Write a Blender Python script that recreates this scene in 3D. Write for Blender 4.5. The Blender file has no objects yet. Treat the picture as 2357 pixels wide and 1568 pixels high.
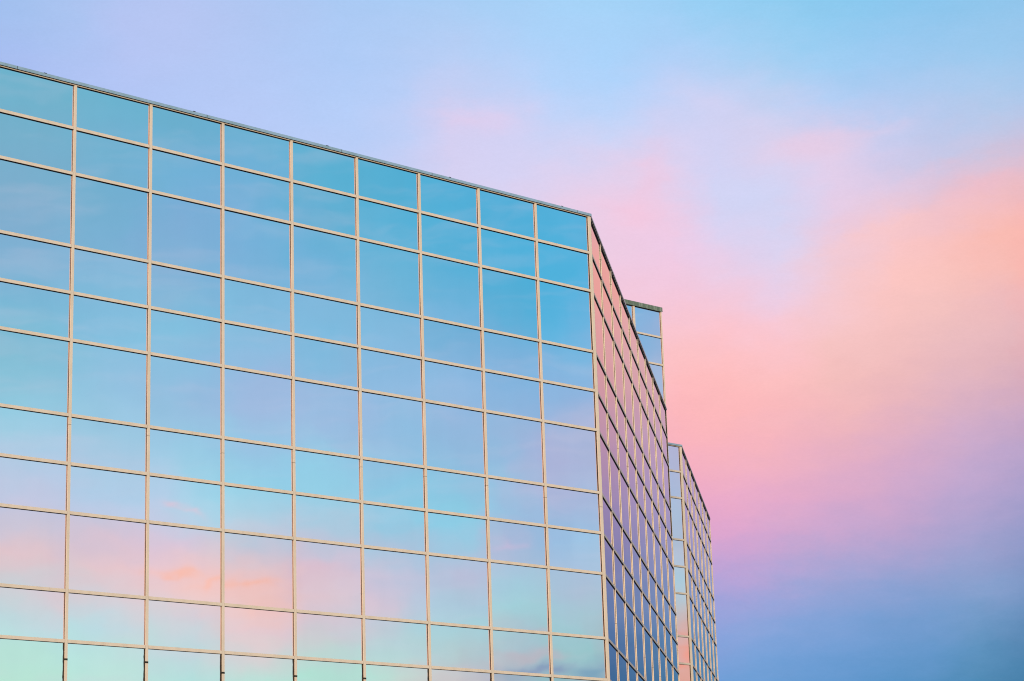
import bpy, bmesh, math, random
from mathutils import Vector, Matrix

# ------------------------------------------------------------------ camera
C = bpy.context.scene.collection
sc = bpy.context.scene
K = 0.5                       # metres per survey unit
EYE = 1.6
F_PX, PITCH, ROLL = 5308.29, 0.2548, -0.0327
cam_d = bpy.data.cameras.new('camera')
cam_d.sensor_width = 36.0
cam_d.lens = 36.0 * F_PX / 2357.0
cam_d.clip_start = 0.1
cam_d.clip_end = 20000
cam = bpy.data.objects.new('camera', cam_d)
C.objects.link(cam)
view = Vector((0, math.cos(PITCH), math.sin(PITCH)))
up0 = Vector((0, -math.sin(PITCH), math.cos(PITCH)))
rt0 = Vector((1, 0, 0))
rt = rt0 * math.cos(ROLL) + up0 * math.sin(ROLL)
up = -rt0 * math.sin(ROLL) + up0 * math.cos(ROLL)
m = Matrix((rt, up, -view)).transposed().to_4x4()
m.translation = Vector((0, 0, EYE))
cam.matrix_world = m
sc.camera = cam
sc.view_settings.view_transform = 'Standard'
sc.view_settings.look = 'None'
sc.view_settings.exposure = 0.0
sc.view_settings.gamma = 1.0
sc.cycles.max_bounces = 8
sc.cycles.glossy_bounces = 5
sc.cycles.filter_width = 1.1

# ------------------------------------------------------------------ sky
AZ_A = 0.821                  # compass bearing of the near facade
GLASS = (0.68, 0.55, 0.60)
import numpy as np

# sky colours noted by eye: (x, y in the photograph at 2357 px wide) and sRGB; the second list is seen mirrored in the glass
DIR_POINTS = [
    (0, 0, 161, 192, 238), (150, 60, 169, 196, 242), (0, 130, 169, 190, 242), (300, 20, 181, 197, 243),
    (350, 90, 185, 198, 244), (600, 60, 177, 200, 244), (600, 280, 185, 204, 248), (400, 200, 179, 200, 246),
    (900, 50, 173, 204, 246), (900, 200, 181, 206, 248), (900, 330, 191, 208, 248), (1178, 0, 166, 208, 246),
    (1178, 150, 179, 210, 250), (1178, 300, 208, 210, 245), (1178, 400, 212, 212, 247), (1084, 281, 220, 208, 240),
    (1300, 400, 226, 210, 239), (1300, 460, 231, 208, 235), (1400, 200, 176, 212, 252), (1400, 330, 201, 214, 249),
    (1400, 450, 237, 206, 231), (1400, 540, 235, 208, 233), (1381, 0, 166, 212, 248), (1631, 25, 152, 207, 244),
    (1881, 25, 142, 203, 240), (2131, 10, 140, 198, 238), (2330, 10, 147, 198, 236), (2350, 100, 152, 200, 238),
    (1631, 125, 176, 210, 248), (1881, 150, 162, 208, 244), (2131, 150, 161, 202, 240), (2350, 200, 171, 202, 236),
    (1431, 250, 189, 214, 252), (1656, 250, 208, 210, 243), (1881, 225, 177, 208, 246), (2131, 250, 183, 202, 238),
    (2281, 300, 192, 200, 231), (1856, 350, 231, 208, 231), (1681, 375, 208, 212, 247), (1531, 400, 231, 208, 235),
    (1531, 440, 239, 205, 230), (1681, 450, 206, 214, 247), (1981, 350, 214, 206, 237), (2106, 340, 191, 204, 239),
    (2330, 375, 227, 191, 208), (1481, 510, 245, 201, 224), (1981, 450, 231, 206, 231), (2081, 425, 222, 200, 227),
    (2231, 450, 237, 191, 206), (1806, 500, 210, 212, 243), (1931, 500, 231, 204, 231), (2355, 550, 251, 188, 175),
    (2231, 500, 246, 191, 191), (2081, 540, 250, 197, 197), (1831, 575, 224, 210, 237), (1931, 565, 243, 201, 212),
    (1631, 600, 235, 205, 231), (1481, 650, 243, 201, 226), (1806, 640, 228, 208, 235), (1981, 625, 249, 199, 201),
    (2181, 650, 250, 197, 191), (2355, 650, 246, 185, 179), (1681, 725, 252, 197, 208), (1831, 700, 249, 201, 218),
    (1981, 750, 248, 197, 199), (2181, 750, 239, 191, 191), (2355, 750, 229, 183, 192), (1579, 809, 253, 195, 197),
    (1954, 809, 245, 195, 193), (2329, 809, 231, 185, 187), (1579, 934, 255, 184, 188), (1804, 934, 252, 186, 188),
    (2054, 934, 236, 182, 186), (2344, 934, 205, 168, 196), (1629, 1009, 252, 180, 186), (1854, 1009, 240, 180, 190),
    (2104, 1009, 218, 172, 200), (2344, 1034, 188, 165, 204), (1679, 1109, 238, 176, 200), (1904, 1109, 225, 172, 202),
    (2154, 1109, 200, 168, 206), (2344, 1134, 172, 160, 204), (1679, 1209, 230, 165, 204), (1904, 1209, 212, 166, 204),
    (2154, 1209, 182, 162, 206), (2344, 1209, 155, 156, 202), (1654, 1284, 212, 162, 210), (1904, 1284, 178, 165, 212),
    (2154, 1284, 160, 160, 206), (2344, 1284, 140, 156, 202), (1654, 1359, 158, 160, 220), (1904, 1359, 142, 164, 214),
    (2154, 1334, 138, 160, 208), (2344, 1384, 125, 155, 200), (1679, 1434, 142, 165, 220), (1904, 1459, 122, 160, 215),
    (2154, 1459, 106, 152, 204), (2344, 1459, 94, 142, 186), (1679, 1534, 118, 160, 216), (1904, 1559, 100, 152, 208),
    (2154, 1559, 86, 144, 194), (2344, 1559, 66, 128, 168), (1400, 900, 252, 192, 200), (1200, 700, 239, 201, 215),
    (1200, 1300, 190, 160, 212), (1834, 609, 222, 211, 237), (1717, 625, 234, 208, 233), (1868, 693, 241, 205, 222),
    (1817, 727, 245, 203, 220), (1901, 777, 250, 197, 195), (2002, 585, 251, 201, 204), (2321, 585, 252, 185, 173),
    (2321, 676, 237, 185, 189), (2170, 777, 239, 189, 191), (2321, 810, 229, 179, 184), (1857, 323, 228, 206, 233),
    (1526, 145, 179, 208, 248), (1919, 215, 179, 206, 246), (2490, 1384, 92, 128, 178), (2490, 1459, 74, 118, 168),
    (2490, 1559, 52, 102, 150), (2490, 1209, 138, 136, 186), (2490, 1034, 178, 150, 188), (2490, 809, 224, 163, 172),
    (2490, 650, 244, 169, 167), (2490, 500, 248, 173, 169), (2490, 300, 190, 190, 224), (2490, 60, 151, 195, 233),
]
REF_POINTS = [
    (44, 208, 111, 179, 205), (264, 239, 107, 179, 207), (418, 305, 109, 175, 207), (594, 349, 107, 177, 213),
    (88, 305, 119, 177, 205), (264, 371, 115, 177, 209), (418, 393, 113, 177, 215), (44, 481, 126, 174, 207),
    (110, 516, 128, 176, 210), (264, 481, 118, 177, 211), (418, 525, 128, 175, 215), (594, 547, 119, 177, 217),
    (66, 613, 125, 179, 213), (264, 635, 129, 183, 217), (418, 679, 127, 185, 219), (594, 701, 125, 184, 220),
    (66, 723, 123, 186, 215), (264, 745, 131, 190, 221), (418, 767, 131, 194, 225), (594, 798, 137, 190, 225),
    (66, 833, 131, 194, 217), (751, 463, 96, 177, 212), (892, 463, 88, 177, 214), (1034, 463, 82, 176, 216),
    (1175, 504, 80, 174, 216), (1296, 524, 82, 176, 218), (751, 605, 111, 179, 217), (892, 625, 106, 181, 217),
    (1034, 665, 96, 177, 216), (1175, 685, 88, 177, 218), (1296, 705, 82, 177, 220), (751, 665, 131, 183, 219),
    (751, 746, 125, 186, 222), (892, 766, 129, 184, 220), (1034, 786, 125, 182, 222), (1175, 827, 127, 178, 220),
    (1296, 839, 120, 184, 226), (751, 839, 133, 190, 226), (751, 875, 147, 188, 225), (892, 867, 139, 186, 224),
    (1034, 887, 147, 188, 227), (1175, 907, 135, 182, 224), (1316, 948, 151, 180, 221), (751, 948, 154, 189, 226),
    (892, 968, 143, 190, 225), (1034, 988, 147, 184, 221), (1175, 1000, 153, 184, 221), (1316, 1008, 172, 182, 217),
    (751, 1016, 151, 200, 229), (67, 899, 141, 200, 223), (247, 908, 147, 194, 223), (427, 917, 151, 190, 225),
    (607, 931, 161, 184, 223), (67, 998, 159, 206, 227), (247, 1021, 159, 204, 229), (427, 1052, 155, 208, 231),
    (607, 1066, 147, 204, 231), (67, 1110, 190, 200, 227), (247, 1133, 185, 204, 231), (382, 1124, 181, 208, 233),
    (450, 1200, 181, 212, 231), (607, 1178, 161, 208, 229), (67, 1200, 205, 200, 218), (45, 1268, 231, 200, 205),
    (112, 1290, 222, 200, 208), (247, 1223, 204, 200, 221), (247, 1313, 231, 198, 206), (247, 1349, 231, 206, 208),
    (427, 1268, 218, 198, 218), (427, 1358, 239, 204, 202), (607, 1268, 205, 198, 216), (607, 1313, 231, 196, 202),
    (607, 1371, 243, 196, 189), (45, 1335, 200, 212, 218), (67, 1380, 191, 216, 222), (67, 1448, 186, 225, 225),
    (247, 1394, 212, 210, 220), (202, 1448, 188, 221, 230), (306, 1425, 212, 212, 220), (427, 1416, 226, 208, 212),
    (427, 1470, 209, 209, 221), (607, 1416, 231, 200, 200), (607, 1484, 227, 203, 209), (67, 1515, 186, 229, 219),
    (247, 1529, 188, 227, 221), (427, 1538, 184, 223, 223), (629, 1538, 186, 225, 217), (247, 1565, 192, 229, 219),
    (758, 1008, 153, 190, 225), (905, 1016, 143, 190, 225), (1048, 1027, 143, 188, 223), (1191, 1035, 157, 182, 221),
    (1322, 1053, 172, 180, 217), (758, 1102, 147, 204, 231), (905, 1121, 143, 200, 229), (1048, 1129, 141, 200, 229),
    (1217, 1129, 170, 184, 219), (1191, 1166, 151, 190, 223), (1322, 1166, 159, 188, 223), (758, 1204, 159, 206, 227),
    (905, 1211, 149, 204, 229), (1048, 1223, 147, 206, 229), (1180, 1260, 182, 188, 219), (1236, 1241, 153, 186, 221),
    (1322, 1264, 157, 194, 225), (758, 1298, 205, 194, 214), (728, 1336, 214, 190, 208), (905, 1298, 190, 192, 217),
    (905, 1354, 186, 200, 221), (1048, 1306, 186, 190, 217), (1048, 1373, 169, 200, 219), (1191, 1336, 171, 196, 221),
    (1191, 1392, 159, 204, 219), (1322, 1336, 172, 190, 215), (1322, 1411, 167, 198, 213), (747, 1392, 222, 202, 210),
    (871, 1396, 205, 198, 214), (954, 1411, 177, 208, 223), (728, 1441, 212, 198, 210), (785, 1486, 196, 206, 214),
    (905, 1452, 188, 206, 214), (905, 1505, 179, 218, 216), (1048, 1467, 175, 212, 217), (1048, 1505, 179, 206, 210),
    (1085, 1530, 192, 198, 202), (1198, 1467, 165, 204, 213), (1217, 1505, 166, 184, 199), (1217, 1535, 153, 176, 195),
    (1322, 1486, 149, 205, 207), (1349, 1530, 147, 190, 199), (1300, 1540, 147, 196, 199), (728, 1543, 183, 222, 212),
    (871, 1543, 181, 222, 214), (954, 1560, 200, 208, 206), (1067, 1565, 200, 195, 198), (1560, 1043, 178, 180, 214),
    (1565, 1184, 171, 190, 214), (1568, 1217, 172, 185, 207), (1570, 1328, 177, 200, 217), (1572, 1410, 182, 202, 212),
    (1574, 1460, 224, 175, 169), (1576, 1502, 230, 156, 139), (1578, 1530, 221, 166, 153), (1580, 1565, 224, 163, 151),
    (1490, 730, 131, 178, 220), (1500, 810, 146, 180, 219), (1510, 870, 161, 185, 217),
]

def to_picture(a, e):
    a, e = math.radians(a), math.radians(e)
    x, y, z = math.cos(e) * math.sin(a), math.cos(e) * math.cos(a), math.sin(e)
    cp, sp, cr, sr = math.cos(PITCH), math.sin(PITCH), math.cos(ROLL), math.sin(ROLL)
    d = y * cp + z * sp; v = -y * sp + z * cp
    u, v = x * cr + v * sr, -x * sr + v * cr
    return 1178.5 + F_PX * u / d, 784 - F_PX * v / d

def thin_plate(points, asked, reg):
    A = np.array(points, float); P = A[:, :2] / 500.0; V = A[:, 2:]; Q = np.array(asked) / 500.0
    def kern(r2): return 0.5 * r2 * np.log(r2 + 1e-12)
    n = len(P)
    Kk = kern(((P[:, None] - P[None]) ** 2).sum(-1)) + reg * np.eye(n)
    T = np.c_[np.ones(n), P]
    M = np.block([[Kk, T], [T.T, np.zeros((3, 3))]])
    w = np.linalg.solve(M, np.r_[V, np.zeros((3, 3))])
    out = kern(((Q[:, None] - P[None]) ** 2).sum(-1)) @ w[:n] + np.c_[np.ones(len(Q)), Q] @ w[n:]
    return np.clip(np.clip(out, V.min(0) - 6, V.max(0) + 6), 0, 255)

def sky_table(points, az_def, n_az, el_def, n_el, lim, reg):
    cols = []
    for i in range(n_az):
        q = [to_picture(az_def[0] + i * az_def[1], el_def[0] + k * el_def[1]) for k in range(n_el)]
        q = [(min(max(x, lim[0]), lim[1]), min(max(y, lim[2]), lim[3])) for x, y in q]
        cols.append(thin_plate(points, q, reg).tolist())
    return cols
DIR_AZ, DIR_EL = (-14.0, 1.4), (5.0, 0.76)
REF_AZ, REF_EL = (-13.5, 0.75), (5.0, 0.66)
DIR_T = sky_table(DIR_POINTS, DIR_AZ, 21, DIR_EL, 26, (-30, 2500, -20, 1580), 0.02)
REF_T = sky_table(REF_POINTS, REF_AZ, 25, REF_EL, 29, (60, 1590, 190, 1560), 0.0008)


world = bpy.data.worlds.new('World')
sc.world = world
world.use_nodes = True
nt = world.node_tree
nt.nodes.clear()
N, L = nt.nodes, nt.links

def math_node(op, a, b=None, c=None, clamp=False):
    n = N.new('ShaderNodeMath'); n.operation = op; n.use_clamp = clamp
    for i, v in enumerate((a, b, c)):
        if v is None: continue
        if isinstance(v, (int, float)): n.inputs[i].default_value = v
        else: L.new(v, n.inputs[i])
    return n.outputs[0]

def mix_col(fac, a, b):
    n = N.new('ShaderNodeMix'); n.data_type = 'RGBA'
    for s, v in ((n.inputs[0], fac), (n.inputs[6], a), (n.inputs[7], b)):
        if isinstance(v, (int, float)): s.default_value = v
        elif isinstance(v, tuple): s.default_value = v
        else: L.new(v, s)
    return n.outputs[2]

def lin(v):
    v /= 255.0
    return v / 12.92 if v <= 0.04045 else ((v + 0.055) / 1.055) ** 2.4

tc = N.new('ShaderNodeTexCoord')
def noise(scale, detail, rough, off):
    mp = N.new('ShaderNodeMapping'); mp.inputs['Location'].default_value = off
    mp.inputs['Scale'].default_value = (1, 1, 2.2)
    L.new(tc.outputs['Generated'], mp.inputs[0])
    n = N.new('ShaderNodeTexNoise'); n.inputs['Scale'].default_value = scale
    n.inputs['Detail'].default_value = detail; n.inputs['Roughness'].default_value = rough
    L.new(mp.outputs[0], n.inputs['Vector'])
    return math_node('SUBTRACT', n.outputs['Fac'], 0.5)
sep = N.new('ShaderNodeSeparateXYZ'); L.new(tc.outputs['Generated'], sep.inputs[0])
X, Y, Z = sep.outputs
az = math_node('MULTIPLY', math_node('ARCTAN2', X, Y), 180 / math.pi)
el = math_node('MULTIPLY', math_node('ARCSINE', Z), 180 / math.pi)
# cloud edges are ragged: bend the coordinates a little
az_w = math_node('ADD', math_node('ADD', az, math_node('MULTIPLY', noise(9, 4, 0.55, (3, 1, 7)), 0.7)), math_node('MULTIPLY', noise(42, 5, 0.6, (5, 2, 1)), 1.6))
el_w = math_node('ADD', math_node('ADD', el, math_node('MULTIPLY', noise(11, 4, 0.55, (9, 4, 2)), 0.5)), math_node('MULTIPLY', noise(48, 5, 0.6, (2, 8, 5)), 0.9))

def sky_window(az_s, el_s, az_def, el_def, table, gain):
    n_st = len(table[0])
    span = el_def[1] * (n_st - 1)
    t_el = math_node('DIVIDE', math_node('SUBTRACT', el_s, el_def[0]), span, clamp=True)
    t_az = math_node('DIVIDE', math_node('SUBTRACT', az_s, az_def[0]), az_def[1])
    out = None
    for i, col in enumerate(table):
        r = N.new('ShaderNodeValToRGB'); L.new(t_el, r.inputs[0])
        e = r.color_ramp.elements
        for k in range(n_st):
            p = k / (n_st - 1)
            if k == 0: s = e[0]; s.position = 0.0
            elif k == 1: s = e[1]; s.position = p
            else: s = e.new(p)
        for k, s in enumerate(sorted(e, key=lambda q: q.position)):
            s.color = [lin(col[k][j]) / gain[j] for j in range(3)] + [1]
        if out is None: out = r.outputs[0]
        else: out = mix_col(math_node('SUBTRACT', t_az, float(i - 1), clamp=True), out, r.outputs[0])
    return out

direct = sky_window(az_w, el_w, DIR_AZ, DIR_EL, DIR_T, (1, 1, 1))
az_m = math_node('SUBTRACT', math.degrees(2 * AZ_A), az_w)
west = sky_window(az_m, el_w, REF_AZ, REF_EL, REF_T, GLASS)

# thin lit cloud streaks in the western half
def streak(base, a0, e0, la, le, tilt, colour, amount, az_s=None, gain=GLASS):
    ca, sa = math.cos(math.radians(tilt)), math.sin(math.radians(tilt))
    da = math_node('SUBTRACT', az_s or az_m, a0); de = math_node('SUBTRACT', el_w, e0)
    u = math_node('DIVIDE', math_node('ADD', math_node('MULTIPLY', da, ca), math_node('MULTIPLY', de, sa)), la)
    v = math_node('DIVIDE', math_node('SUBTRACT', math_node('MULTIPLY', de, ca), math_node('MULTIPLY', da, sa)), le)
    r2 = math_node('ADD', math_node('MULTIPLY', u, u), math_node('MULTIPLY', v, v))
    g = math_node('EXPONENT', math_node('MULTIPLY', r2, -1.0))
    c = tuple(lin(x) / gain[i] for i, x in enumerate(colour)) + (1,)
    return mix_col(math_node('MULTIPLY', g, amount, clamp=True), base, c)
STREAKS = [
    (-8.59, 8.88, 0.5, 0.07, -4, (255, 184, 158), 0.85),
    (-7.66, 8.68, 0.38, 0.075, 10, (255, 182, 155), 0.85),
    (-6.94, 8.83, 0.42, 0.07, 9, (255, 180, 152), 0.9),
    (-7.52, 8.68, 1.5, 0.36, 0, (250, 198, 190), 0.45),
    (-8.69, 10.92, 0.34, 0.09, -16, (222, 198, 216), 0.8),
    (-8.17, 10.67, 0.26, 0.07, -28, (220, 200, 218), 0.75),
    (0.35, 6.58, 0.75, 0.13, 3, (128, 154, 186), 1.15),
    (-0.02, 6.91, 0.8, 0.1, 4, (196, 180, 190), 0.6),
    (1.74, 6.56, 0.55, 0.22, 12, (118, 162, 188), 1.0),
    (-0.04, 9.49, 0.42, 0.12, -8, (204, 188, 218), 0.7),
    (4.02, 6.85, 0.34, 0.17, 20, (245, 150, 128), 0.85),
    (-1.75, 6.63, 1.1, 0.1, 2, (212, 188, 196), 0.6),
    (-4.89, 8.85, 0.8, 0.22, -12, (222, 190, 204), 0.5),
    (-0.79, 9.98, 0.5, 0.05, 4, (186, 190, 220), 0.4),
    (3.39, 15.14, 0.25, 0.05, 14, (165, 190, 220), 0.6),
    (3.35, 14.89, 0.22, 0.05, 22, (160, 192, 220), 0.6),
]
for a0, e0, la, le, tilt, colour, amount in STREAKS:
    west = streak(west, a0, e0, la, le, tilt, colour, amount)

PUFFS = [
    (-0.82, 20.13, 1.1, 0.3, -6, (230, 206, 236), 0.55),
    (3.78, 18.42, 0.75, 0.42, 60, (242, 200, 224), 0.5),
    (3.39, 17.53, 0.7, 0.3, 10, (250, 198, 220), 0.45),
    (7.99, 19.02, 1.25, 0.36, 4, (238, 204, 226), 0.6),
    (9.57, 19.21, 0.9, 0.22, 10, (226, 206, 232), 0.45),
    (6.57, 17.99, 1.1, 0.5, 20, (206, 214, 248), 0.45),
    (5.25, 20.27, 1.1, 0.3, -30, (212, 210, 242), 0.4),
    (7.05, 16.68, 1.2, 0.16, -24, (222, 211, 240), 0.4),
    (9.94, 16.89, 1.8, 0.22, 14, (254, 200, 196), 0.4),
    (12.30, 17.64, 1, 0.3, 20, (244, 188, 200), 0.4),
    (11.62, 18.55, 1.2, 0.2, 10, (190, 204, 238), 0.35),
    (4.37, 16.83, 0.8, 0.25, -10, (238, 205, 234), 0.35),
]
for a0, e0, la, le, tilt, colour, amount in PUFFS:
    direct = streak(direct, a0, e0, la, le, tilt, colour, amount, az_w, (1, 1, 1))


# faint drawn-out filaments of cloud on both sides
def filament(base, off, colour, gain, amount):
    mp = N.new('ShaderNodeMapping'); mp.inputs['Location'].default_value = off
    mp.inputs['Rotation'].default_value = (0.12, 0.10, 0); mp.inputs['Scale'].default_value = (1, 1, 7)
    L.new(tc.outputs['Generated'], mp.inputs[0])
    n = N.new('ShaderNodeTexNoise'); n.inputs['Scale'].default_value = 13; n.inputs['Detail'].default_value = 7
    n.inputs['Roughness'].default_value = 0.62; n.inputs['Distortion'].default_value = 0.5
    L.new(mp.outputs[0], n.inputs['Vector'])
    r = N.new('ShaderNodeMapRange'); r.interpolation_type = 'SMOOTHSTEP'
    L.new(n.outputs['Fac'], r.inputs[0]); r.inputs[1].default_value = 0.46; r.inputs[2].default_value = 0.72
    r.inputs[3].default_value = 0; r.inputs[4].default_value = amount
    return mix_col(r.outputs[0], base, tuple(lin(x) / gain[i] for i, x in enumerate(colour)) + (1,))
west = filament(west, (2, 5, 1), (214, 206, 226), GLASS, 0.16)
direct = filament(direct, (7, 1, 4), (232, 208, 232), (1, 1, 1), 0.02)

# the rest of the dome: pale warm horizon to blue overhead
hr = N.new('ShaderNodeValToRGB')
L.new(math_node('DIVIDE', el_w, 90.0, clamp=True), hr.inputs[0])
e = hr.color_ramp.elements
e[0].position = 0; e[0].color = (0.95, 0.72, 0.55, 1)
e[1].position = 1; e[1].color = (0.20, 0.42, 0.80, 1)
for p, c in ((0.12, (1.0, 0.66, 0.52, 1)), (0.25, (0.80, 0.62, 0.74, 1)), (0.42, (0.42, 0.58, 0.92, 1))):
    s = e.new(p); s.color = c
rest = hr.outputs[0]

def ramp01(v, a, b):
    n = N.new('ShaderNodeMapRange'); n.interpolation_type = 'SMOOTHSTEP'
    L.new(v, n.inputs[0]); n.inputs[1].default_value = a; n.inputs[2].default_value = b
    return n.outputs[0]
adist = math_node('ABSOLUTE', az)
in_dir = math_node('MULTIPLY', math_node('SUBTRACT', 1.0, ramp01(adist, 18, 40)), math_node('SUBTRACT', 1.0, ramp01(el, 25, 45)))
wdist = math_node('ABSOLUTE', math_node('SUBTRACT', az, 98.0))
in_west = math_node('MULTIPLY', math_node('SUBTRACT', 1.0, ramp01(wdist, 14, 40)), math_node('SUBTRACT', 1.0, ramp01(el, 25, 45)))
col = mix_col(in_dir, rest, direct)
col = mix_col(in_west, col, west)

SUN_AZ, SUN_EL = math.radians(184), math.radians(12)
nish = N.new('ShaderNodeTexSky'); nish.sky_type = 'NISHITA'; nish.sun_disc = False
nish.sun_elevation = SUN_EL; nish.sun_rotation = SUN_AZ
bg1 = N.new('ShaderNodeBackground'); L.new(col, bg1.inputs[0])
# noise added to the sky strength: soft mottle and fine speckle imitating camera grain
L.new(math_node('ADD', math_node('ADD', 0.985, math_node('MULTIPLY', noise(55, 3, 0.6, (1, 6, 3)), 0.05)), math_node('MULTIPLY', noise(620, 2, 0.7, (4, 4, 8)), 0.06)), bg1.inputs[1])
bg2 = N.new('ShaderNodeBackground'); L.new(nish.outputs[0], bg2.inputs[0]); bg2.inputs[1].default_value = 0.002
add = N.new('ShaderNodeAddShader'); L.new(bg1.outputs[0], add.inputs[0]); L.new(bg2.outputs[0], add.inputs[1])
wo = N.new('ShaderNodeOutputWorld'); L.new(add.outputs[0], wo.inputs[0])
world.cycles.sampling_method = 'MANUAL'
world.cycles.sample_map_resolution = 512

sun_d = bpy.data.lights.new('sun', 'SUN'); sun_d.energy = 3.0; sun_d.angle = math.radians(10)
sun_d.color = (1.0, 0.81, 0.56)
sun = bpy.data.objects.new('sun', sun_d); C.objects.link(sun)
sdir = Vector((math.sin(SUN_AZ) * math.cos(SUN_EL), math.cos(SUN_AZ) * math.cos(SUN_EL), math.sin(SUN_EL)))
sun.rotation_euler = sdir.to_track_quat('Z', 'Y').to_euler()

# ------------------------------------------------------------------ materials
def new_mat(name):
    mt = bpy.data.materials.new(name); mt.use_nodes = True
    return mt, mt.node_tree, mt.node_tree.nodes['Principled BSDF']

def mat_glass():
    mt, t, b = new_mat('mirror_glass')
    b.inputs['Metallic'].default_value = 1.0
    b.inputs['Roughness'].default_value = 0.02
    tcn = t.nodes.new('ShaderNodeTexCoord')
    # faint rain dust: slightly less reflective patches
    n = t.nodes.new('ShaderNodeTexNoise'); n.inputs['Scale'].default_value = 0.9; n.inputs['Detail'].default_value = 6
    mp = t.nodes.new('ShaderNodeMapping'); mp.inputs['Scale'].default_value = (3, 3, 0.7)
    t.links.new(tcn.outputs['Object'], mp.inputs[0]); t.links.new(mp.outputs[0], n.inputs['Vector'])
    oi = t.nodes.new('ShaderNodeAttribute'); oi.attribute_name = 'tone'
    mr = t.nodes.new('ShaderNodeMapRange'); t.links.new(n.outputs['Fac'], mr.inputs[0])
    mr.inputs[1].default_value = 0.3; mr.inputs[2].default_value = 0.7
    mr.inputs[3].default_value = 0.992; mr.inputs[4].default_value = 1.008
    mu = t.nodes.new('ShaderNodeMath'); mu.operation = 'MULTIPLY'
    t.links.new(mr.outputs[0], mu.inputs[0]); t.links.new(oi.outputs['Fac'], mu.inputs[1])
    vm = t.nodes.new('ShaderNodeVectorMath'); vm.operation = 'SCALE'
    vm.inputs[0].default_value = GLASS
    t.links.new(mu.outputs[0], vm.inputs['Scale']); t.links.new(vm.outputs[0], b.inputs['Base Color'])
    # rolling distortion of heat-strengthened panes
    n2 = t.nodes.new('ShaderNodeTexNoise'); n2.inputs['Scale'].default_value = 0.8; n2.inputs['Detail'].default_value = 1
    t.links.new(tcn.outputs['Object'], n2.inputs['Vector'])
    bp = t.nodes.new('ShaderNodeBump'); bp.inputs['Strength'].default_value = 0.25; bp.inputs['Distance'].default_value = 0.006
    t.links.new(n2.outputs['Fac'], bp.inputs['Height']); t.links.new(bp.outputs[0], b.inputs['Normal'])
    return mt

def mat_painted(name, base, dirt, rough=0.45, scale=6.0, amt=0.5, metallic=0.0, stretch=(1, 1, 1), lo=0.45, hi=0.8):
    mt, t, b = new_mat(name)
    tcn = t.nodes.new('ShaderNodeTexCoord')
    mp = t.nodes.new('ShaderNodeMapping'); mp.inputs['Scale'].default_value = stretch
    t.links.new(tcn.outputs['Object'], mp.inputs[0])
    n = t.nodes.new('ShaderNodeTexNoise'); n.inputs['Scale'].default_value = scale; n.inputs['Detail'].default_value = 8
    n.inputs['Roughness'].default_value = 0.65
    t.links.new(mp.outputs[0], n.inputs['Vector'])
    mr = t.nodes.new('ShaderNodeMapRange'); t.links.new(n.outputs['Fac'], mr.inputs[0])
    mr.inputs[1].default_value = lo; mr.inputs[2].default_value = hi
    mr.inputs[3].default_value = 0.0; mr.inputs[4].default_value = amt
    mx = t.nodes.new('ShaderNodeMix'); mx.data_type = 'RGBA'
    mx.inputs[6].default_value = (*base, 1); mx.inputs[7].default_value = (*dirt, 1)
    t.links.new(mr.outputs[0], mx.inputs[0]); t.links.new(mx.outputs[2], b.inputs['Base Color'])
    b.inputs['Roughness'].default_value = rough
    b.inputs['Metallic'].default_value = metallic
    return mt

M_GLASS = mat_glass()
M_CREAM = mat_painted('cream_painted_aluminium', (0.71, 0.59, 0.455), (0.50, 0.41, 0.29), 0.5, 5.0, 0.5, stretch=(1, 1, 0.35))
M_BLACK = mat_painted('black_gasket_and_shade', (0.006, 0.006, 0.007), (0.02, 0.017, 0.012), 0.7, 20, 0.7)  # gaskets and dark joints; also the shade painted under the coping
M_GASKET = mat_painted('weathered_gasket', (0.012, 0.011, 0.008), (0.09, 0.06, 0.02), 0.8, 9, 0.8)
M_SPLICE = mat_painted('brown_splice_joint', (0.20, 0.13, 0.07), (0.08, 0.05, 0.03), 0.7, 20, 0.8)  # dark-brown joint pieces where mullion lengths meet
M_COPING = mat_painted('zinc_coping', (0.40, 0.47, 0.52), (0.22, 0.29, 0.26), 0.42, 3.0, 0.7, metallic=0.55, stretch=(1, 1, 0.4))
M_PATINA = mat_painted('green_patina_metal', (0.12, 0.17, 0.12), (0.36, 0.40, 0.33), 0.7, 7.0, 0.9, metallic=0.1, stretch=(1.6, 1.6, 0.25), lo=0.5, hi=0.68)
M_CORE = mat_painted('dark_concrete', (0.06, 0.06, 0.06), (0.10, 0.10, 0.09), 0.9, 1.0, 0.6)
M_ROOF = mat_painted('roof_gravel', (0.20, 0.19, 0.18), (0.12, 0.12, 0.11), 0.95, 8.0, 0.8)
M_GROUND = mat_painted('paved_ground', (0.16, 0.16, 0.15), (0.10, 0.10, 0.10), 0.95, 0.4, 0.8)

# ------------------------------------------------------------------ geometry helpers
V2 = lambda x, y: Vector((x, y))
rnd = random.Random(7)

def link(name, bm, mats, parent=None, smooth=False):
    me = bpy.data.meshes.new(name)
    bmesh.ops.recalc_face_normals(bm, faces=bm.faces)
    bm.to_mesh(me); bm.free()
    for mt in mats: me.materials.append(mt)
    o = bpy.data.objects.new(name, me); C.objects.link(o)
    if parent: o.parent = parent
    return o

class Frame:
    """local facade axes: s along the wall, z up, o outward; survey units in, metres out"""
    def __init__(self, P, ang, flip=1):
        self.proud = 0.079; self.P = V2(*P); self.d = V2(math.sin(ang), math.cos(ang)); self.n = V2(math.cos(ang), -math.sin(ang)) * flip
    def pt(self, s, z, o):
        q = self.P + self.d * s + self.n * o
        return Vector((q.x * K, q.y * K, z * K + EYE))

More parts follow.
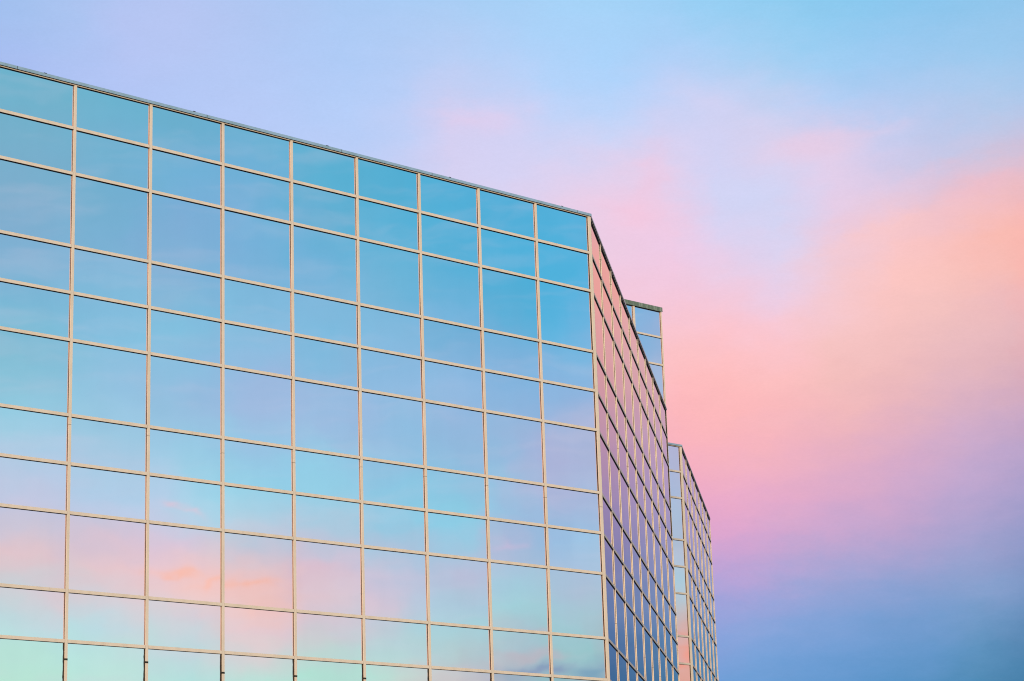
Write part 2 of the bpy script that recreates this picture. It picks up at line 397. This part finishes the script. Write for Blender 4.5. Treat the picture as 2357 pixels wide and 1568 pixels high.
def box(bm, fr, s0, s1, z0, z1, o0, o1, mi=0):
    vs = [bm.verts.new(fr.pt(s, z, o)) for s in (s0, s1) for z in (z0, z1) for o in (o0, o1)]
    for q in ((0, 1, 3, 2), (4, 6, 7, 5), (0, 4, 5, 1), (2, 3, 7, 6), (0, 2, 6, 4), (1, 5, 7, 3)):
        f = bm.faces.new([vs[i] for i in q]); f.material_index = mi

def prism(bm, pts, z0, z1, mi=0):
    lo = [bm.verts.new(Vector((p.x * K, p.y * K, z0 * K + EYE))) for p in pts]
    hi = [bm.verts.new(Vector((p.x * K, p.y * K, z1 * K + EYE))) for p in pts]
    n = len(pts)
    for i in range(n):
        f = bm.faces.new((lo[i], lo[(i + 1) % n], hi[(i + 1) % n], hi[i])); f.material_index = mi
    f = bm.faces.new(hi); f.material_index = mi
    f = bm.faces.new(lo[::-1]); f.material_index = mi

def thing(name, label, cat, loc, group=None):
    o = bpy.data.objects.new(name, None); C.objects.link(o)
    o.location = loc; o['label'] = label; o['category'] = cat
    if group: o['group'] = group
    return o

def adopt(root):
    """children were built in world space: keep them there under the moved root"""
    for ch in root.children:
        ch.matrix_parent_inverse = Matrix.Translation(root.location).inverted()

# ------------------------------------------------------------------ survey
P0 = (4.4036, 118.0486); CP = (13.1327, 178.9698)
ANG_A, ANG_B = 0.8210, 0.1415
Z_ROOF = 37.5438; S_ROW, T_ROW = 2.1181, 3.3299
Z_TOP = Z_ROOF - 0.062
GROUND_Z = -EYE / K
def row_lines(n):
    z, out = Z_ROOF, [Z_ROOF]
    for i in range(n):
        z -= T_ROW if i % 3 == 2 else S_ROW
        out.append(z)
    return out
ROWS = row_lines(16)

HALF = 0.066        # half width of an upright
PR = 0.077           # how far the frames stand proud of the glass
TH = 0.068           # half height of a transom
GK = 0.026           # gasket thickness

def pane(fr, s0, s1, z0, z1, root, name, tilt=0.0014, tone=None):
    bm = bmesh.new()
    a, b = rnd.gauss(0, tilt), rnd.gauss(0, tilt)
    cs, cz = (s0 + s1) / 2, (z0 + z1) / 2
    vs = []
    for o in (-0.03, 0.0):
        for s, z in ((s0, z0), (s1, z0), (s1, z1), (s0, z1)):
            vs.append(bm.verts.new(fr.pt(s, z, o + a * (s - cs) + b * (z - cz))))
    for q in ((4, 5, 6, 7), (3, 2, 1, 0), (0, 1, 5, 4), (1, 2, 6, 5), (2, 3, 7, 6), (3, 0, 4, 7)):
        bm.faces.new([vs[i] for i in q])
    o = link(name, bm, [M_GLASS], root)
    at = o.data.attributes.new('tone', 'FLOAT', 'FACE')
    tn = 1 + rnd.gauss(0, 0.012) if tone is None else tone
    for d in at.data: d.value = tn
    return o

def wobble_strip(bm, fr, s0, s1, z0, z1, o0, o1, mi, n=14, amp=0.25):
    """ragged sealant bead"""
    prev = None
    for i in range(n + 1):
        z = z0 + (z1 - z0) * i / n
        w = (s1 - s0) * rnd.uniform(-amp, amp)
        cur = [bm.verts.new(fr.pt(s, z, o)) for s, o in ((s0 + w, o0), (s0 + w, o1), (s1, o1), (s1, o0))]
        if prev:
            for k in range(4):
                f = bm.faces.new((prev[k], prev[(k + 1) % 4], cur[(k + 1) % 4], cur[k])); f.material_index = mi
        else: bm.faces.new(cur[::-1]).material_index = mi
        prev = cur
    bm.faces.new(prev).material_index = mi

def upright(fr, s, ztop, zbot, root, joints=(), taped=(), bead=None, half=HALF, PR=PR, GK=GK):
    bm = bmesh.new()
    box(bm, fr, s - half + 0.004, s + half - 0.004, zbot, ztop, -0.02, GK, 1)
    # painted cap in storey lengths, with a hair of dark joint between
    cuts = sorted(list(joints) + list(taped), reverse=True)
    z1 = ztop
    for z in cuts + [zbot]:
        z0 = z + (0.009 if z != zbot else 0)
        box(bm, fr, s - half, s + half, z0, z1, GK, PR, 0)
        z1 = z - 0.009
    for z in joints:
        box(bm, fr, s - half + 0.004, s + half - 0.004, z - 0.03, z + 0.03, GK, PR - 0.006, 2)
    for z in taped:
        box(bm, fr, s - half - 0.006, s + half + 0.006, z - 0.04, z + 0.04, GK, PR + 0.005, 1)
    if bead:
        wobble_strip(bm, fr, s - half - 0.03, s - half + 0.01, bead[1], bead[0], -0.001, GK * 1.6, 1, 16, 0.3)
    return link('mullion', bm, [M_CREAM, M_GASKET, M_SPLICE], root)

def transom(fr, z, ss, root, top=False, half=HALF):
    PR = fr.proud
    bm = bmesh.new()
    zl, zh = (Z_TOP - 0.05, Z_TOP - 0.002) if top is True else (z - TH, z + TH)
    if isinstance(top, tuple): zl, zh = top
    for a, b in zip(ss[:-1], ss[1:]):
        box(bm, fr, a + half, b - half, zl - 0.012, zh, -0.02, PR - 0.008, 0)
        box(bm, fr, a + half + 0.008, b - half - 0.008, zl - 0.001, zh + 0.002, PR - 0.008, PR - 0.004, 1)
    return link('transom', bm, [M_BLACK, M_CREAM], root)

def coping(fr, s0, s1, root, joints=(), clips=(), zb=Z_TOP, h=0.135, o1=0.175, mat=None, miter=(0, 0), lip=0.0):
    """metal capping with a sloped back; s varies with o at mitred ends"""
    bm = bmesh.new()
    def seg(a, b, ma, mb):
        prof = [(-0.6, zb + 0.04), (o1, zb), (o1, zb + h), (o1 - 0.03, zb + h + 0.02), (-0.6, zb + h + 0.10)]
        if lip: prof = [(-0.6, zb + 0.04), (o1 - 0.02, zb), (o1 + 0.02, zb - lip), (o1 + 0.02, zb + 0.01), (o1, zb + 0.02), (o1, zb + h), (o1 - 0.03, zb + h + 0.02), (-0.6, zb + h + 0.10)]
        A = [bm.verts.new(fr.pt(a + ma * o, z, o)) for o, z in prof]
        B = [bm.verts.new(fr.pt(b + mb * o, z, o)) for o, z in prof]
        n = len(prof)
        for i in range(n):
            f = bm.faces.new((A[i], A[(i + 1) % n], B[(i + 1) % n], B[i]))
            f.material_index = 1 if i == 0 else 0  # underside painted black as the shadow line beneath the coping
        bm.faces.new(A); bm.faces.new(B[::-1])
    cuts = [s0] + sorted(joints) + [s1]
    for i, (a, b) in enumerate(zip(cuts[:-1], cuts[1:])):
        seg(a + (0.014 if i else 0), b - (0.014 if i < len(cuts) - 2 else 0), miter[0] if i == 0 else 0, miter[1] if i == len(cuts) - 2 else 0)
    for j in joints:
        box(bm, fr, j - 0.03, j + 0.03, zb + 0.01, zb + h + 0.012, -0.3, o1 - 0.012, 1)
    for c in clips:
        box(bm, fr, c - 0.07, c + 0.07, zb + h - 0.01, zb + h + 0.022, -0.2, o1 + 0.004, 1)
    return link('coping', bm, [mat or M_COPING, M_BLACK], root)

# ------------------------------------------------------------------ ground
bm = bmesh.new()
g = [bm.verts.new((x, y, 0)) for x, y in ((-6000, -6000), (6000, -6000), (6000, 6000), (-6000, 6000))]
bm.faces.new(g)
ground = link('ground', bm, [M_GROUND]); ground['kind'] = 'structure'

# ------------------------------------------------------------------ near block (faces A and B)
FA = Frame(P0, ANG_A); FB = Frame(P0, ANG_B); FB.proud = 0.055
WA, WB, OFFB, WD = 4.0, 5.3783, -0.3083, 4.8234
# the measured lines run along the frame fronts, so set the glass back by their depth
def setback(fr, o): fr.P = fr.P - fr.n * o
PRB, GKB = 0.056, 0.013
setback(FA, PR); setback(FB, PRB)
# true corner of the two set-back glass planes
def cross2(a, b): return a.x * b.y - a.y * b.x
def corner(f1, f2):
    t = cross2(f2.P - f1.P, f2.d) / cross2(f1.d, f2.d)
    return f1.P + f1.d * t, t
cA, tA = corner(FA, FB)
tB = (cA - FB.P).dot(FB.d)

main = thing('office_building', 'large mirror-glass office block with cream frame grid filling the left half', 'building', (P0[0] * K, P0[1] * K, 0))
def project(p):
    q = m.inverted() @ p
    return (q.x / -q.z * F_PX + 1178.5, 784 - q.y / -q.z * F_PX)
def quad_area(fr, s0, s1, z0, z1):
    P = [project(fr.pt(s, z, 0)) for s, z in ((s0, z0), (s1, z0), (s1, z1), (s0, z1))]
    P = [(min(max(x, 0), 2357), min(max(y, 0), 1568)) for x, y in P]
    return abs(sum(P[i][0] * P[(i + 1) % 4][1] - P[(i + 1) % 4][0] * P[i][1] for i in range(4))) / 2

def glaze(fr, ss, rows, root, jobs):
    for i in range(len(rows) - 1):
        for a, b in zip(ss[:-1], ss[1:]):
            kind = 'vision_pane' if (rows[i] - rows[i + 1]) > 2.8 else 'spandrel_pane'
            jobs.append((quad_area(fr, a, b, rows[i + 1], rows[i]), kind, fr, a, b, rows[i + 1], rows[i], root))

def build_panes(jobs):
    jobs.sort(key=lambda j: -j[0])
    count = {}; rest = {}
    for ar, kind, fr, a, b, z0, z1, root in jobs:
        k = (kind, root.name); count[k] = count.get(k, 0)
        o = pane(fr, a + 0.01, b - 0.01, z0, z1, root, kind, tilt=0.0018 if fr not in GRAZING else 0.0004)
        if count[k] < 100 and ar > 30: count[k] += 1
        else: rest.setdefault(root.name, [root, []])[1].append(o)
    for rn, (root, obs) in rest.items():
        bmj = bmesh.new()
        for o in obs: bmj.from_mesh(o.data)
        me = bpy.data.meshes.new('distant_panes'); bmj.to_mesh(me); bmj.free(); me.materials.append(M_GLASS)
        for o in obs: bpy.data.objects.remove(o)
        ob = bpy.data.objects.new('distant_panes', me); C.objects.link(ob); ob.parent = root; ob['kind'] = 'stuff'

jobs = []
SA = [(j - 9) * WA + (-0.053 if j == 9 else 0) - 0.0 for j in range(-4, 10)]
SA = [s for s in SA]
SB = [k * WB + OFFB for k in range(1, 10)]
rowsA = [Z_TOP] + ROWS[1:]
glaze(FA, SA[:-1] + [tA], rowsA, main, jobs)
glaze(FB, [tB] + SB, rowsA, main, jobs)

jit = {0: -.8, 1: -0.42, 2: -0.42, 3: -0.72, 4: -0.70, 5: -0.45, 6: -0.46, 7: -0.48, 8: -0.66}
for j, s in zip(range(-4, 9), SA[:-1]):
    zj = ROWS[6] + jit.get(j, -0.5)
    zt = {1: -0.76, 2: -0.66, 3: -0.90, 4: -0.84, 5: -0.74, 6: -0.86, 7: -0.9, 8: -0.9}.get(j, -0.8)
    upright(FA, s, Z_TOP, GROUND_Z, main, joints=(zj,), taped=(ROWS[10] + zt,), bead=(ROWS[10] - 0.09, ROWS[11] + 0.3))
for k, s in enumerate(SB):
    if k < 8: upright(FB, s, Z_TOP, GROUND_Z, main, joints=(ROWS[1] + 1.1 + 0.05 * k % 0.3, ROWS[5] + 1.15, ROWS[9] + 1.4), PR=PRB, GK=GKB)
# end upright of the angled face: its outer side is patched with dark sealant over the upper rows
bm = bmesh.new(); s = SB[8]
box(bm, FB, s - HALF, s + 0.05, GROUND_Z, Z_TOP, GKB, PRB, 0)
box(bm, FB, s - HALF + 0.004, s + 0.046, GROUND_Z, Z_TOP, -0.02, GKB, 1)
wobble_strip(bm, FB, s - HALF - 0.012, s - HALF + 0.01, ROWS[4] + 0.2, Z_TOP - 0.06, 0.004, PRB - 0.012, 1, 40, 0.5)
link('end_mullion', bm, [M_CREAM, M_GASKET], main)

# corner post, folded round both faces
bm = bmesh.new()
def fold(o, a, b):
    oc = corner_out(o)
    i0 = FA.P + FA.d * (tA - a) + FA.n * 0; i1 = FA.P + FA.d * (tA - a) + FA.n * o
    k1 = FB.P + FB.d * (tB + b) + FB.n * o; k0 = FB.P + FB.d * (tB + b) + FB.n * 0
    return [i0, i1, oc, k1, k0, cA]
def corner_out(o):
    f1 = Frame((0, 0), ANG_A); f2 = Frame((0, 0), ANG_B); f1.P = FA.P + FA.n * o; f2.P = FB.P + FB.n * o
    return corner(f1, f2)[0]
zj = ROWS[6] - 0.75
for z0, z1 in ((zj + 0.01, Z_TOP), (GROUND_Z, zj - 0.01)): prism(bm, fold(PR + 0.002, 0.165, 0.05), z0, z1, 0)
prism(bm, fold(GK, 0.185, 0.07), GROUND_Z, Z_TOP - 0.001, 1)
prism(bm, fold(PR - 0.01, 0.155, 0.04), zj - 0.03, zj + 0.03, 2)
link('corner_post', bm, [M_CREAM, M_GASKET, M_SPLICE], main)

for i in range(1, 17):
    ob = transom(FA, ROWS[i], SA[:-1] + [tA - 0.165 + HALF], main)
    ob = transom(FB, ROWS[i], [tB + 0.05 - HALF] + SB, main)
transom(FA, 0, SA[:-1] + [tA - 0.165 + HALF], main, top=True)
transom(FB, 0, [tB + 0.05 - HALF] + SB, main, top=True)

def sA(j): return (j - 9) * WA
def mit(f1, f2, o=1.0):
    a = FA.P + FA.n * 0
    return None
out = corner_out(1.0); mA = (out - FA.P).dot(FA.d) - tA; mB = (out - FB.P).dot(FB.d) - tB
coping(FA, SA[0] - 0.3, tA, main, joints=[sA(x) for x in (-2.3, 0.25, 2.76, 4.75, 6.2, 8.75)], clips=[sA(x) for x in (-1.4, 0.6, 2.58, 4.53, 6.5, 8.47)], miter=(0, mA), o1=0.14)
coping(FB, tB, SB[8] + 0.06, main, joints=[tB + x for x in (4.1, 13, 22, 31, 40)], clips=[tB + x for x in (6.8, 27)], miter=(mB, 0), o1=0.095)

# solid core, roof and the walls turned away
bend = FB.P + FB.d * (SB[8] + 0.05)
left = FA.P + FA.d * (SA[0] - 0.3)
plan = [left, cA, bend, V2(bend.x - 0.1, bend.y + 14), V2(bend.x - 60, bend.y + 14), V2(left.x - 30, left.y + 30)]
def inset(pts, d):
    c = sum(pts, V2(0, 0)) / len(pts); n = len(pts); out = []
    for i in range(n):
        a, b, c2 = pts[i - 1], pts[i], pts[(i + 1) % n]
        e1 = (b - a).normalized(); e2 = (c2 - b).normalized()
        n1 = V2(-e1.y, e1.x); n2 = V2(-e2.y, e2.x)
        bis = (n1 + n2); bis = bis / max(bis.length_squared / 2, 0.3)
        out.append(b + bis * d)
    return out
bm = bmesh.new(); prism(bm, inset(plan, 0.12), GROUND_Z - 0.2, Z_TOP - 0.02); link('core_wall', bm, [M_CORE], main)
bm = bmesh.new(); prism(bm, inset(plan, 0.10), Z_TOP, Z_TOP + 0.05); link('roof', bm, [M_ROOF], main)

# ------------------------------------------------------------------ far block (faces C and D)
FC = Frame(CP, ANG_A); FD = Frame(CP, ANG_B); FD.proud = 0.055; setback(FC, PR); setback(FD, PRB)
far = thing('office_building', 'farther narrow mirror-glass block emerging at right from behind the main block', 'building', (CP[0] * K, CP[1] * K, 0))
cC, tC = corner(FC, FD); tD = (cC - FD.P).dot(FD.d)
SC = [-3.6, tC]
SD = [k * WD + 0.054 for k in range(1, 8)]
glaze(FC, SC, rowsA, far, jobs); glaze(FD, [tD] + SD, rowsA, far, jobs)
GRAZING = (FB, FD)
upright(FC, SC[0], Z_TOP, GROUND_Z, far)
for k, s in enumerate(SD): upright(FD, s, Z_TOP, GROUND_Z, far, joints=(ROWS[1] + 1.1 - .05 * k, ROWS[5] + 1.15), PR=PRB, GK=GKB)
bm = bmesh.new()
def fold2(o, a, b):
    f1 = Frame((0, 0), ANG_A); f2 = Frame((0, 0), ANG_B); f1.P = FC.P + FC.n * o; f2.P = FD.P + FD.n * o
    oc = corner(f1, f2)[0]
    return [FC.P + FC.d * (tC - a), FC.P + FC.d * (tC - a) + FC.n * o, oc, FD.P + FD.d * (tD + b) + FD.n * o, FD.P + FD.d * (tD + b), cC]
prism(bm, fold2(PR + 0.002, 0.20, 0.05), GROUND_Z, Z_TOP, 0)
prism(bm, fold2(GK, 0.225, 0.07), GROUND_Z, Z_TOP - 0.001, 1)
link('corner_post', bm, [M_CREAM, M_GASKET], far)
for i in range(1, 17):
    transom(FC, ROWS[i], [SC[0], tC - 0.20 + HALF], far); transom(FD, ROWS[i], [tD + 0.05 - HALF] + SD, far)
transom(FC, 0, [SC[0], tC - 0.20 + HALF], far, top=True); transom(FD, 0, [tD + 0.05 - HALF] + SD, far, top=True)
coping(FC, SC[0] - 0.1, tC, far, miter=(0, mA), o1=0.14); coping(FD, tD, SD[-1] + 0.1, far, joints=[tD + x for x in (11, 24)], miter=(mB, 0), o1=0.095)
e2 = FD.P + FD.d * (SD[-1] + 0.05); l2 = FC.P + FC.d * (SC[0] - 0.1)
plan2 = [l2, cC, e2, V2(e2.x - 20, e2.y + 8), V2(l2.x - 20, l2.y + 20), V2(l2.x - 0.4, l2.y + 1)]
bm = bmesh.new(); prism(bm, inset(plan2, 0.12), GROUND_Z - 0.2, Z_TOP - 0.02); link('core_wall', bm, [M_CORE], far)
bm = bmesh.new(); prism(bm, inset(plan2, 0.10), Z_TOP, Z_TOP + 0.05); link('roof', bm, [M_ROOF], far)

# ------------------------------------------------------------------ tower rising behind the junction
WE = 3.05; ZE = 46.73
FE = Frame((11.62, 172.0), ANG_A); setback(FE, PR)
tower = thing('stair_tower', 'narrow taller blue mirror-glass tower with green patina capping, peeking over the sloping roofline', 'tower', (11.62 * K, 172 * K, 0))
SE = [-3 * WE, -2 * WE, -WE, -0.05]
rowsE = [ZE, ZE - 2.10, ZE - 4.30, ZE - 7.63, ZE - 9.75]
glaze(FE, SE, rowsE, tower, jobs)
for s in SE[:-1]: upright(FE, s, ZE, rowsE[-1], tower, half=0.095)
upright(FE, -0.05, ZE, rowsE[-1], tower, half=0.05)
for z in rowsE[1:]: transom(FE, z, SE, tower)
transom(FE, 0, SE, tower, top=(ZE - 0.03, ZE - 0.002))
coping(FE, SE[0] - 0.2, 0.06, tower, joints=[-WE - 0.62], zb=ZE, h=0.30, o1=0.13, mat=M_PATINA, lip=0.05)
bm = bmesh.new()
a = FE.P + FE.d * 0.02; b = FE.P + FE.d * (SE[0] - 0.2)
planE = [b, a, V2(a.x - 0.6, a.y + 9), V2(b.x - 8, b.y + 9)]
prism(bm, inset(planE, 0.12), GROUND_Z - 0.2, ZE - 0.02); link('core_wall', bm, [M_CORE], tower)
bm = bmesh.new(); prism(bm, inset(planE, 0.10), ZE, ZE + 0.05); link('roof', bm, [M_ROOF], tower)

build_panes(jobs)
for r in (main, far, tower): adopt(r)
